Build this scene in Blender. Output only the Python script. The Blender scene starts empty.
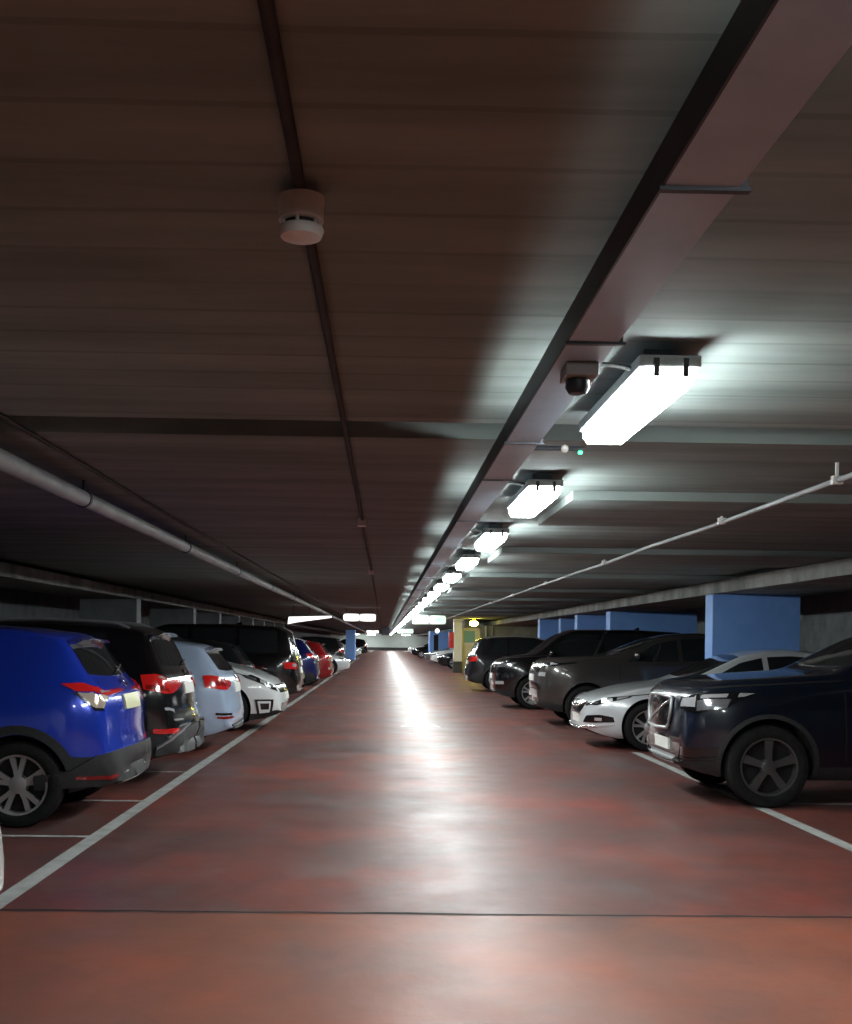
import bpy, bmesh, math, random
from mathutils import Vector, Matrix
from mathutils.bvhtree import BVHTree
random.seed(7)
PI = math.pi
C = bpy.context.scene.collection
SC = bpy.context.scene

# ------------------------------------------------------------------ materials
def mat(name, col, rough=.5, metal=0., coat=0., spec=.5, emit=None, estr=0., trans=0.):
    m = bpy.data.materials.new(name); m.use_nodes = True
    b = m.node_tree.nodes['Principled BSDF']
    b.inputs['Base Color'].default_value = (*col, 1)
    b.inputs['Roughness'].default_value = rough
    b.inputs['Metallic'].default_value = metal
    b.inputs['Coat Weight'].default_value = coat
    b.inputs['Coat Roughness'].default_value = .06
    b.inputs['Specular IOR Level'].default_value = spec
    b.inputs['Transmission Weight'].default_value = trans
    if emit:
        b.inputs['Emission Color'].default_value = (*emit, 1)
        b.inputs['Emission Strength'].default_value = estr
    return m

def noisy(m, scale, c1, c2, lo=.35, hi=.65, detail=6, stretch=(1, 1, 1), bump=0., bscale=None, rough=None):
    """mix two colours by object-space noise, with optional bump and roughness range"""
    nt = m.node_tree; N = nt.nodes; L = nt.links; b = N['Principled BSDF']
    tc = N.new('ShaderNodeTexCoord'); mp = N.new('ShaderNodeMapping'); mp.inputs['Scale'].default_value = stretch
    L.new(tc.outputs['Object'], mp.inputs[0])
    n = N.new('ShaderNodeTexNoise'); n.inputs['Scale'].default_value = scale; n.inputs['Detail'].default_value = detail
    n.inputs['Roughness'].default_value = .62
    L.new(mp.outputs[0], n.inputs['Vector'])
    r = N.new('ShaderNodeValToRGB'); e = r.color_ramp.elements
    e[0].position, e[1].position = lo, hi; e[0].color = (*c1, 1); e[1].color = (*c2, 1)
    L.new(n.outputs[0], r.inputs[0]); L.new(r.outputs[0], b.inputs['Base Color'])
    if bump:
        n2 = N.new('ShaderNodeTexNoise'); n2.inputs['Scale'].default_value = bscale or scale * 6; n2.inputs['Detail'].default_value = 5
        L.new(mp.outputs[0], n2.inputs['Vector'])
        bp = N.new('ShaderNodeBump'); bp.inputs['Strength'].default_value = bump; bp.inputs['Distance'].default_value = .02
        L.new(n2.outputs[0], bp.inputs['Height']); L.new(bp.outputs[0], b.inputs['Normal'])
    if rough:
        mr = N.new('ShaderNodeMapRange'); mr.inputs[1].default_value = .3; mr.inputs[2].default_value = .7
        mr.inputs[3].default_value, mr.inputs[4].default_value = rough
        L.new(n.outputs[0], mr.inputs[0]); L.new(mr.outputs[0], b.inputs['Roughness'])
    return m, mp, r, b

M = {}
def build_materials():
    # worn red-brown floor paint
    m = mat('red_floor_paint', (.2, .05, .035), .3)
    nt = m.node_tree; N = nt.nodes; L = nt.links; b = N['Principled BSDF']
    tc = N.new('ShaderNodeTexCoord')
    def noise(s, d=6, st=(1, 1, 1), ro=.6):
        mp = N.new('ShaderNodeMapping'); mp.inputs['Scale'].default_value = st; L.new(tc.outputs['Object'], mp.inputs[0])
        n = N.new('ShaderNodeTexNoise'); n.inputs['Scale'].default_value = s; n.inputs['Detail'].default_value = d; n.inputs['Roughness'].default_value = ro
        L.new(mp.outputs[0], n.inputs['Vector']); return n.outputs[0]
    def ramp(f, stops):
        r = N.new('ShaderNodeValToRGB'); e = r.color_ramp.elements
        while len(e) < len(stops): e.new(.5)
        for k, (p, c) in enumerate(stops): e[k].position = p; e[k].color = (*c, 1)
        L.new(f, r.inputs[0]); return r.outputs[0]
    def mix(f, a, c, t='MIX'):
        x = N.new('ShaderNodeMix'); x.data_type = 'RGBA'; x.blend_type = t
        if isinstance(f, float): x.inputs[0].default_value = f
        else: L.new(f, x.inputs[0])
        L.new(a, x.inputs[6]); L.new(c, x.inputs[7]); return x.outputs[2]
    big = ramp(noise(.55, 5), [(.32, (.095, .05, .045)), (.5, (.145, .05, .042)), (.66, (.235, .052, .036))])
    fine = ramp(noise(5, 8, (1, .6, 1), .7), [(.25, (.72, .72, .74)), (.6, (1, 1, 1))])
    c = mix(.55, big, fine, 'MULTIPLY')
    worn = ramp(noise(1.7, 9, (1, .55, 1), .72), [(.5, (0, 0, 0)), (.75, (.6, .6, .6))])
    grey = N.new('ShaderNodeRGB'); grey.outputs[0].default_value = (.125, .115, .112, 1)
    c = mix(worn, c, grey.outputs[0])
    # fresher orange paint in front of the joint
    sx = N.new('ShaderNodeSeparateXYZ'); L.new(tc.outputs['Object'], sx.inputs[0])
    mr = N.new('ShaderNodeMapRange'); mr.inputs[1].default_value = 6.06; mr.inputs[2].default_value = 6.0; L.new(sx.outputs[1], mr.inputs[0])
    om = N.new('ShaderNodeMath'); om.operation = 'MULTIPLY'; L.new(mr.outputs[0], om.inputs[0]); om.inputs[1].default_value = .55
    org = ramp(noise(1.1, 6), [(.35, (.19, .08, .056)), (.65, (.34, .10, .048))])
    c = mix(om.outputs[0], c, org)
    L.new(c, b.inputs['Base Color'])
    rr = N.new('ShaderNodeMapRange'); rr.inputs[1].default_value = .3; rr.inputs[2].default_value = .7
    rr.inputs[3].default_value = .39; rr.inputs[4].default_value = .55
    L.new(noise(1.3, 6), rr.inputs[0]); L.new(rr.outputs[0], b.inputs['Roughness'])
    bp = N.new('ShaderNodeBump'); bp.inputs['Strength'].default_value = .22; bp.inputs['Distance'].default_value = .012
    L.new(noise(7, 7, (1, .5, 1)), bp.inputs['Height']); L.new(bp.outputs[0], b.inputs['Normal'])
    b.inputs['Specular IOR Level'].default_value = .42
    M['floor'] = m
    # board-marked concrete ceiling
    m, mp, r, b = noisy(mat('board_marked_concrete', (.2, .19, .17), .85, spec=.2), 1.6, (.162, .194, .188), (.246, .286, .278), stretch=(.35, 2.2, 1))
    nt = m.node_tree; N = nt.nodes; L = nt.links
    tc = N.new('ShaderNodeTexCoord'); sx = N.new('ShaderNodeSeparateXYZ'); L.new(tc.outputs['Object'], sx.inputs[0])
    nz = N.new('ShaderNodeTexNoise'); nz.inputs['Scale'].default_value = .7; L.new(tc.outputs['Object'], nz.inputs['Vector'])
    def mth(op, a, c):
        x = N.new('ShaderNodeMath'); x.operation = op
        for k, v in ((0, a), (1, c)):
            if isinstance(v, (int, float)): x.inputs[k].default_value = v
            else: L.new(v, x.inputs[k])
        return x.outputs[0]
    wob = mth('ADD', sx.outputs[1], mth('MULTIPLY', nz.outputs[0], .05))
    fr = mth('FRACT', mth('MULTIPLY', wob, 1 / .28), 0)
    ln = mth('LESS_THAN', fr, .09)
    cell = mth('FLOOR', mth('MULTIPLY', wob, 1 / .28), 0)
    wn = N.new('ShaderNodeTexWhiteNoise'); wn.noise_dimensions = '1D'; L.new(cell, wn.inputs['W'])
    shade = mth('ADD', mth('MULTIPLY', wn.outputs[0], .16), .9)
    shade = mth('MULTIPLY', shade, mth('SUBTRACT', 1, mth('MULTIPLY', ln, mth('ADD', .03, mth('MULTIPLY', wn.outputs[0], .25)))))
    x = N.new('ShaderNodeMix'); x.data_type = 'RGBA'; x.blend_type = 'MULTIPLY'; x.inputs[0].default_value = 1
    L.new(r.outputs[0], x.inputs[6]); L.new(shade, x.inputs[7]); L.new(x.outputs[2], b.inputs['Base Color'])
    bp = N.new('ShaderNodeBump'); bp.inputs['Strength'].default_value = .25; bp.inputs['Distance'].default_value = .006
    L.new(shade, bp.inputs['Height']); L.new(bp.outputs[0], b.inputs['Normal'])
    M['ceiling'] = m
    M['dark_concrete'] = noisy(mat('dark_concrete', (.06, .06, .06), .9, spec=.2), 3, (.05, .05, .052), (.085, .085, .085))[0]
    M['concrete'] = noisy(mat('grey_wall_concrete', (.3, .3, .3), .8, spec=.2), 2, (.17, .18, .19), (.26, .275, .285), bump=.15)[0]
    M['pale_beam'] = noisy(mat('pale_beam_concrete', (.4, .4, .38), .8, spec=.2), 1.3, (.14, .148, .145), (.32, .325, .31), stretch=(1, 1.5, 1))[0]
    M['end_wall'] = noisy(mat('pale_green_wall', (.4, .45, .43), .7), 1, (.66, .74, .70), (.74, .82, .78))[0]
    M['blue_wall'] = noisy(mat('blue_wall_paint', (.1, .24, .62), .55), 4, (.21, .42, .92), (.24, .46, .96), bump=.05)[0]
    M['grey_pillar'] = noisy(mat('grey_pillar_paint', (.4, .42, .45), .6), 3, (.2, .21, .225), (.27, .285, .3))[0]
    M['line'] = noisy(mat('worn_white_line', (.6, .6, .57), .5), 6, (.34, .345, .33), (.52, .53, .51), lo=.3, hi=.6)[0]
    M['worn_line'] = noisy(mat('worn_arrow_paint', (.3, .29, .28), .45), 5, (.34, .33, .32), (.52, .53, .52), lo=.3, hi=.6)[0]
    M['joint'] = mat('joint_black', (.012, .01, .01), .8)
    M['galv'] = noisy(mat('galvanised_steel', (.42, .44, .47), .45, .2), 3, (.30, .40, .50), (.38, .49, .60))[0]
    M['dark_steel'] = noisy(mat('dark_steel', (.03, .035, .045), .5, .3), 5, (.025, .03, .04), (.04, .045, .055))[0]
    M['pipe'] = noisy(mat('grey_pipe_paint', (.42, .43, .44), .5), 3, (.22, .235, .25), (.32, .335, .35))[0]
    M['brown_pipe'] = noisy(mat('dusty_conduit', (.06, .056, .05), .7, spec=.2), 5, (.03, .028, .026), (.05, .046, .042))[0]
    M['white_plastic'] = noisy(mat('white_plastic', (.7, .7, .68), .4), 12, (.64, .64, .62), (.74, .74, .72))[0]
    M['housing'] = noisy(mat('grey_housing', (.3, .31, .31), .5), 10, (.27, .28, .28), (.33, .34, .34))[0]
    M['clip'] = mat('dark_clip', (.02, .02, .02), .5)
    M['diffuser'] = mat('lit_diffuser', (.9, .95, .93), .4, emit=(.92, 1.0, .985), estr=LAMP)
    M['sign_white'] = mat('lit_white_sign', (.9, .9, .9), .4, emit=(1, .97, .95), estr=1.6)
    M['sign_green'] = mat('lit_green_sign', (.6, .95, .7), .4, emit=(.55, 1., .66), estr=.55)
    M['sign_pale'] = mat('lit_pale_field', (.9, 1, .92), .4, emit=(.72, 1, .78), estr=.7)
    M['globe'] = mat('lit_globe', (1, .95, .6), .4, emit=(1, .84, .10), estr=48)
    M['yellow'] = mat('yellow_plastic', (.8, .7, .02), .4, emit=(.9, .75, .02), estr=.8)
    M['led_green'] = mat('green_led', (.1, .9, .4), .4, emit=(.05, 1, .35), estr=4)
    M['door_cream'] = noisy(mat('cream_door', (.72, .68, .5), .5), 2, (.68, .64, .46), (.76, .72, .54))[0]
    M['teal'] = mat('teal_poster', (.2, .45, .45), .5)
    M['paper'] = mat('notice_paper', (.75, .72, .66), .6)
    M['red'] = mat('red_box', (.5, .02, .03), .4)
    # cars
    M['tyre'] = noisy(mat('tyre_rubber', (.012, .012, .013), .85, spec=.2), 20, (.01, .01, .011), (.017, .017, .018))[0]
    M['rim'] = mat('alloy_silver', (.62, .62, .63), .32, .75)
    M['rim_dark'] = mat('alloy_grey', (.16, .165, .17), .35, .75)
    M['brake'] = mat('brake_dark', (.02, .02, .022), .5, .5)
    M['black_plastic'] = noisy(mat('black_plastic', (.025, .026, .028), .6), 30, (.022, .023, .025), (.032, .033, .035))[0]
    M['bumper_grey'] = noisy(mat('bumper_grey', (.06, .065, .07), .5), 30, (.05, .054, .058), (.07, .075, .08))[0]
    M['gloss_black'] = mat('gloss_black', (.006, .006, .007), .15, coat=.6)
    M['chrome'] = mat('chrome', (.75, .76, .78), .12, 1.)
    M['silver_trim'] = mat('silver_trim', (.5, .51, .53), .3, .7)
    M['glass'] = mat('car_glass', (.012, .016, .018), .05, spec=.8)
    M['tail'] = mat('tail_lamp_red', (.55, .012, .012), .15, coat=1, emit=(.8, .02, .01), estr=.10)  # lamp is off; a faint glow is added to keep the red bright
    M['tail_dark'] = mat('tail_lamp_deep_red', (.28, .006, .006), .12, coat=1)
    M['tail_clear'] = mat('tail_lamp_clear', (.62, .52, .42), .15, .3, coat=1)
    M['lens'] = mat('headlamp_lens', (.4, .42, .45), .1, .75, coat=1)
    M['bulb'] = mat('headlamp_bulb', (.85, .87, .9), .12, .6, coat=1)
    M['plate'] = mat('number_plate', (.78, .78, .74), .4)
    M['plate_y'] = mat('number_plate_yellowed', (.75, .74, .4), .4)
    def paint(n, c, metal=.25, rough=.28, flake=.06):
        c2 = tuple(min(1, k * (1 + flake) + .001) for k in c)
        m = noisy(mat('paint_' + n, c, rough, metal, coat=1), 120, c, c2)[0]
        M[n] = m
    paint('blue', (.012, .05, .56), .25, .22)
    paint('black', (.004, .004, .005), .0, .2)
    paint('ice', (.46, .57, .76), .15)
    paint('white', (.80, .82, .83), .0)
    paint('dark_blue', (.01, .016, .12), .3)
    paint('red_car', (.30, .01, .012), .1)
    paint('silver', (.74, .77, .80), .3)
    paint('navy', (.003, .007, .016), .1)
    paint('bronze', (.055, .05, .047), .45, .3)
    paint('charcoal', (.012, .013, .016), .3)
    paint('grey_car', (.2, .21, .22), .5)
LAMP = 96.0
build_materials()

# ------------------------------------------------------------------ mesh helpers
def obj(name, bm, m, parent=None, smooth=None, loc=None):
    me = bpy.data.meshes.new(name)
    bmesh.ops.recalc_face_normals(bm, faces=bm.faces)
    bm.to_mesh(me); bm.free()
    for k in (m if isinstance(m, (list, tuple)) else [m]): me.materials.append(k)
    if smooth:
        me.polygons.foreach_set('use_smooth', [True] * len(me.polygons)); me.set_sharp_from_angle(angle=math.radians(smooth))
    o = bpy.data.objects.new(name, me); C.objects.link(o)
    if parent: o.parent = parent
    if loc: o.location = loc
    return o
def empty(name, loc=(0, 0, 0), rz=0.):
    o = bpy.data.objects.new(name, None); C.objects.link(o); o.empty_display_size = .2
    o.location = loc; o.rotation_euler = (0, 0, rz); return o
def tag(o, label=None, cat=None, group=None, kind=None):
    if label: o['label'] = label
    if cat: o['category'] = cat
    if group: o['group'] = group
    if kind: o['kind'] = kind
    return o
def box(bm, x0, x1, y0, y1, z0, z1, mi=0):
    v = [bm.verts.new((x, y, z)) for z in (z0, z1) for y in (y0, y1) for x in (x0, x1)]
    for q in ((0, 2, 3, 1), (4, 5, 7, 6), (0, 1, 5, 4), (2, 6, 7, 3), (0, 4, 6, 2), (1, 3, 7, 5)):
        f = bm.faces.new([v[i] for i in q]); f.material_index = mi
    return v
def boxes(*bs, bev=0.):
    bm = bmesh.new()
    for b in bs: box(bm, *b)
    if bev: bmesh.ops.bevel(bm, geom=bm.edges[:], offset=bev, segments=2, affect='EDGES', profile=.6)
    return bm
def tube(bm, pts, r, n=10, mi=0):
    pts = [Vector(p) for p in pts]; rings = []
    for i, p in enumerate(pts):
        t = (pts[min(i + 1, len(pts) - 1)] - pts[max(i - 1, 0)]).normalized()
        a = Vector((0, 0, 1)) if abs(t.z) < .9 else Vector((1, 0, 0))
        u = t.cross(a).normalized(); w = t.cross(u)
        rings.append([bm.verts.new(p + u * r * math.cos(k * 2 * PI / n) + w * r * math.sin(k * 2 * PI / n)) for k in range(n)])
    for a, c in zip(rings, rings[1:]):
        for k in range(n):
            f = bm.faces.new((a[k], a[(k + 1) % n], c[(k + 1) % n], c[k])); f.material_index = mi
    for rg in (rings[0], rings[-1]): bm.faces.new(rg).material_index = mi
def lathe(bm, prof, n=24, axis='z', centre=(0, 0, 0), mi=0, closed=False):
    """prof: (radius, height) pairs"""
    rings = []
    for r, h in prof:
        ring = []
        for k in range(n):
            a = 2 * PI * k / n; c, s = r * math.cos(a), r * math.sin(a)
            p = (c, s, h) if axis == 'z' else (c, h, s)
            ring.append(bm.verts.new([p[i] + centre[i] for i in range(3)]))
        rings.append(ring)
    pairs = list(zip(rings, rings[1:])) + ([(rings[-1], rings[0])] if closed else [])
    for a, c in pairs:
        for k in range(n):
            f = bm.faces.new((a[k], a[(k + 1) % n], c[(k + 1) % n], c[k])); f.material_index = mi
    if not closed:
        for rg in (rings[0], rings[-1]): bm.faces.new(rg).material_index = mi
def copy_tree(o, parent=None):
    c = o.copy(); C.objects.link(c)
    if parent:
        c.parent = parent
    for ch in [k for k in bpy.data.objects if k.parent == o]: copy_tree(ch, c)
    return c

# ------------------------------------------------------------------ shell
CEIL = 2.58; XL, XR, Y0, Y1 = -8.6, 9.2, -8., 175.
def struct(name, bm, m, **k): return tag(obj(name, bm, m, **k), kind='structure')
def build_shell():
    struct('floor', boxes((XL, XR, Y0, Y1, -.3, 0)), M['floor'])
    JA, JB = 5.42, 5.85                                   # expansion joint in the slab above
    struct('ceiling', boxes((XL, XR, Y0, JA, CEIL, CEIL + .25), (XL, XR, JB, Y1, CEIL, CEIL + .25)), M['ceiling'])
    struct('trim_1', boxes((XL, XR, JA - .02, JB + .02, CEIL + .16, CEIL + .26)), M['dark_concrete'])
    struct('wall_left', boxes((XL - .2, XL, Y0, Y1, 0, CEIL + .25)), M['concrete'])
    struct('wall_right', boxes((XR, XR + .2, Y0, Y1, 0, CEIL + .25)), M['concrete'])
    struct('wall_back', boxes((XL - .2, XR + .2, Y1, Y1 + .2, 0, CEIL + .25)), M['end_wall'])
    struct('wall_front', boxes((XL - .2, XR + .2, Y0 - .2, Y0, 0, CEIL + .25)), M['concrete'])
    struct('baseboard_back', boxes((XL, XR, Y1 - .05, Y1, 0, .45)), M['dark_concrete'])
    # long beams over the bays: pale lower nib, darker web
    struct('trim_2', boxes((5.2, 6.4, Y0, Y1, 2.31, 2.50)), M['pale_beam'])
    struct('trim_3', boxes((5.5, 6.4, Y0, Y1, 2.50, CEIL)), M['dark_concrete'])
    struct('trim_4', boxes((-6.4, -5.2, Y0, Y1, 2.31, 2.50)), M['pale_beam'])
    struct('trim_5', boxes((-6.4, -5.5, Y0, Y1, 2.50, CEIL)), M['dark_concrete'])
    for i, y in enumerate((7.75, 12.4, 17.1, 21.9, 26.6, 31.3, 36., 40.7)):
        struct('trim_%d' % (i + 7), boxes((1.32, 5.5, y, y + 1.75, 2.515, CEIL - .001)), M['ceiling'])
    # expansion joint in the floor
    bm = bmesh.new(); prev = None; n = 120
    for i in range(n + 1):
        x = XL + (XR - XL) * i / n; y = 6.05 + random.uniform(-.008, .008); w = .012 + random.uniform(0, .008)
        a, c = bm.verts.new((x, y - w, .0025)), bm.verts.new((x, y + w, .0025))
        if prev: bm.faces.new((prev[0], a, c, prev[1]))
        prev = (a, c)
    struct('trim_6', bm, M['joint'])
build_shell()

def pillar(y0, y1, x0, x1, m, label, group=None):
    o = obj('pillar', boxes((x0, x1, y0, y1, 0, 2.31), bev=.012), m)
    return tag(o, label, 'pillar', group)
pillar(17.35, 17.75, 5.2, 6.6, M['blue_wall'], 'wide bright blue pillar behind the silver saloon, nearest of the blue pillars on the right')
pillar(27.3, 27.8, 5.62, 7.8, M['blue_wall'], 'shadowed blue pillar rising behind the bronze SUV roof')
pillar(31.0, 31.4, 5.45, 6.6, M['blue_wall'], 'third blue pillar along the right side, beyond the bronze SUV')
pillar(35.6, 36.0, 5.72, 6.8, M['blue_wall'], 'fourth blue pillar along the right side with a pale lit edge')
pillar(37.8, 38.3, 5.36, 6.8, M['blue_wall'], 'fifth and farthest blue pillar of the right side group, beside the grey wall')
for i, y in enumerate((23.2, 30.1, 34.8, 39.4, 43.6, 47.6, 52., 57.)):
    pillar(y, y + .4, -6.4, -5.2, M['grey_pillar'], 'grey pillar standing in shadow behind the left row of cars', 'grey pillars behind the left row')
# ------------------------------------------------------------------ painted markings
def strip(name, pts, label, cat='floor marking', group=None, z=.003, m='line'):
    bm = bmesh.new(); bm.faces.new([bm.verts.new((x, y, z)) for x, y in pts])
    return tag(obj(name, bm, M[m]), label, cat, group)
strip('painted_line', [(-2.20, 5.6), (-2.08, 5.6), (-2.08, 96), (-2.20, 96)], 'long white painted line along the left row of parking bays')
strip('painted_line', [(3.44, 6.3), (3.56, 6.3), (3.56, 15.2), (3.44, 15.2)], 'long white painted line along the right row of parking bays')
ll = ['white bay line in front of the blue SUV rear wheel', 'white bay line passing under the tail of the blue SUV', 'white bay line under the tail of the black SUV']
for y, l in zip((8.29, 10.12, 12.35), ll):
    strip('bay_line', [(-7, y - .035), (-2.2, y - .035), (-2.2, y + .035), (-7, y + .035)], l)
strip('bay_line', [(3.56, 10.35), (8.3, 10.35), (8.3, 10.45), (3.56, 10.45)], 'white bay line beside the navy SUV front wheel')
bm = bmesh.new(); z = .003; cx = .66
V = [bm.verts.new((x, y, z)) for x, y in ((cx, 21.2), (cx - .36, 19.2), (cx - .11, 19.3), (cx - .07, 16.9), (cx + .07, 16.9), (cx + .11, 19.3), (cx + .36, 19.2))]
bm.faces.new(V)
tag(obj('painted_arrow', bm, M['worn_line']), 'worn white arrow painted on the driving lane pointing away', 'floor marking')

# ------------------------------------------------------------------ ceiling services
def build_lamps():
    L2 = .61
    root = empty('ceiling_lamp')
    obj('housing', boxes((-.112, .112, -L2, L2, -.10, -.055), bev=.01), M['housing'], root)
    bm = bmesh.new()
    prof = [(-.098, -.098), (-.098, -.132), (-.078, -.163), (.078, -.163), (.098, -.132), (.098, -.098)]
    rings = []
    for y, s, dz in ((-L2 + .005, .9, .03), (-L2 + .05, 1, 0), (L2 - .05, 1, 0), (L2 - .005, .9, .03)):
        rings.append([bm.verts.new((x * s, y, min(-.098, zz + (dz if zz < -.15 else 0)))) for x, zz in prof])
    for a, c in zip(rings, rings[1:]):
        for k in range(6): bm.faces.new((a[k], a[(k + 1) % 6], c[(k + 1) % 6], c[k]))
    bm.faces.new(rings[0]); bm.faces.new(rings[-1])
    obj('diffuser', bm, M['diffuser'], root)
    for e in (-1, 1):
        for s in (-.052, .052):
            y = e * (L2 + .0)
            obj('clip', boxes((s - .010, s + .010, min(y, y + e * .012), max(y, y + e * .012), -.135, -.07)), M['clip'], root)
        obj('hanger', boxes((-.06, .06, e * .45 - .015, e * .45 + .015, -.056, 0)), M['dark_steel'], root)
    words = ['nearest glowing ceiling lamp of the row, large and rectangular', 'second glowing ceiling lamp from the front of the row',
             'third glowing ceiling lamp from the front of the row', 'fourth glowing ceiling lamp from the front of the row',
             'fifth glowing ceiling lamp from the front of the row', 'sixth glowing ceiling lamp from the front of the row',
             'seventh glowing ceiling lamp from the front of the row']
    n = 55
    for i in range(n):
        o = root if i == 0 else copy_tree(root)
        o.location = (1.0, 4.48 + 3.0 * i, CEIL)
        if i < len(words): l = words[i]
        else: l = 'small far ceiling lamp merging with its neighbours into a bright line'
        tag(o, l, 'ceiling lamp', 'ceiling lamps in one row along the cable tray' if i < len(words) else 'far ceiling lamps merging into a line')
build_lamps()
def end_lamps():
    for y, w in ((.7, 'just out of the picture above'),):
        o = copy_tree([k for k in bpy.data.objects if k.name == 'ceiling_lamp'][0]); o.location = (1.0, y, CEIL)
        tag(o, 'ceiling lamp of the row ' + w, 'ceiling lamp')
    src = [o for o in bpy.data.objects if o.name == 'ceiling_lamp'][0]
    for x in (-4.5, -2., 3.4):  # extra lamps put in to brighten the end wall
        o = copy_tree(src); o.location = (x, 172, CEIL); o.rotation_euler = (0, 0, PI / 2)
        tag(o, 'tiny crosswise ceiling lamp added to brighten the end wall', 'ceiling lamp', 'crosswise lamps added to light the end wall')
end_lamps()

def build_tray():
    root = tag(empty('cable_tray', (.642, 0, 0)), 'long grey metal cable tray running under the ceiling beside the lamps', 'cable tray')
    obj('tray_base', boxes((-.075, .075, Y0 + .5, 172, 2.447, 2.455)), M['galv'], root)
    obj('side_rail', boxes((-.081, -.075, Y0 + .5, 172, 2.447, 2.538)), M['dark_steel'], root)  # unlit side's shade put into the dark colour; height set to block lamp light
    obj('side_rail', boxes((.075, .081, Y0 + .5, 172, 2.447, 2.47)), M['galv'], root)
    for y in (2.27, 3.45, 5.2, 6.4, 8.6, 11., 13.6, 16.5, 20., 24., 28., 33., 39.):
        obj('bracket', boxes((-.085, .105, y - .01, y + .01, 2.439, 2.447), (.085, .097, y - .006, y + .006, 2.442, CEIL)), M['dark_steel'], root)
    bm = bmesh.new()
    for k in range(4): tube(bm, [(-.045 + .027 * k, Y0 + .6, 2.465), (-.045 + .027 * k, 171, 2.465)], .009, 6)
    tag(obj('tray_cables', bm, M['clip'], root), kind='stuff')
build_tray()

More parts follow.
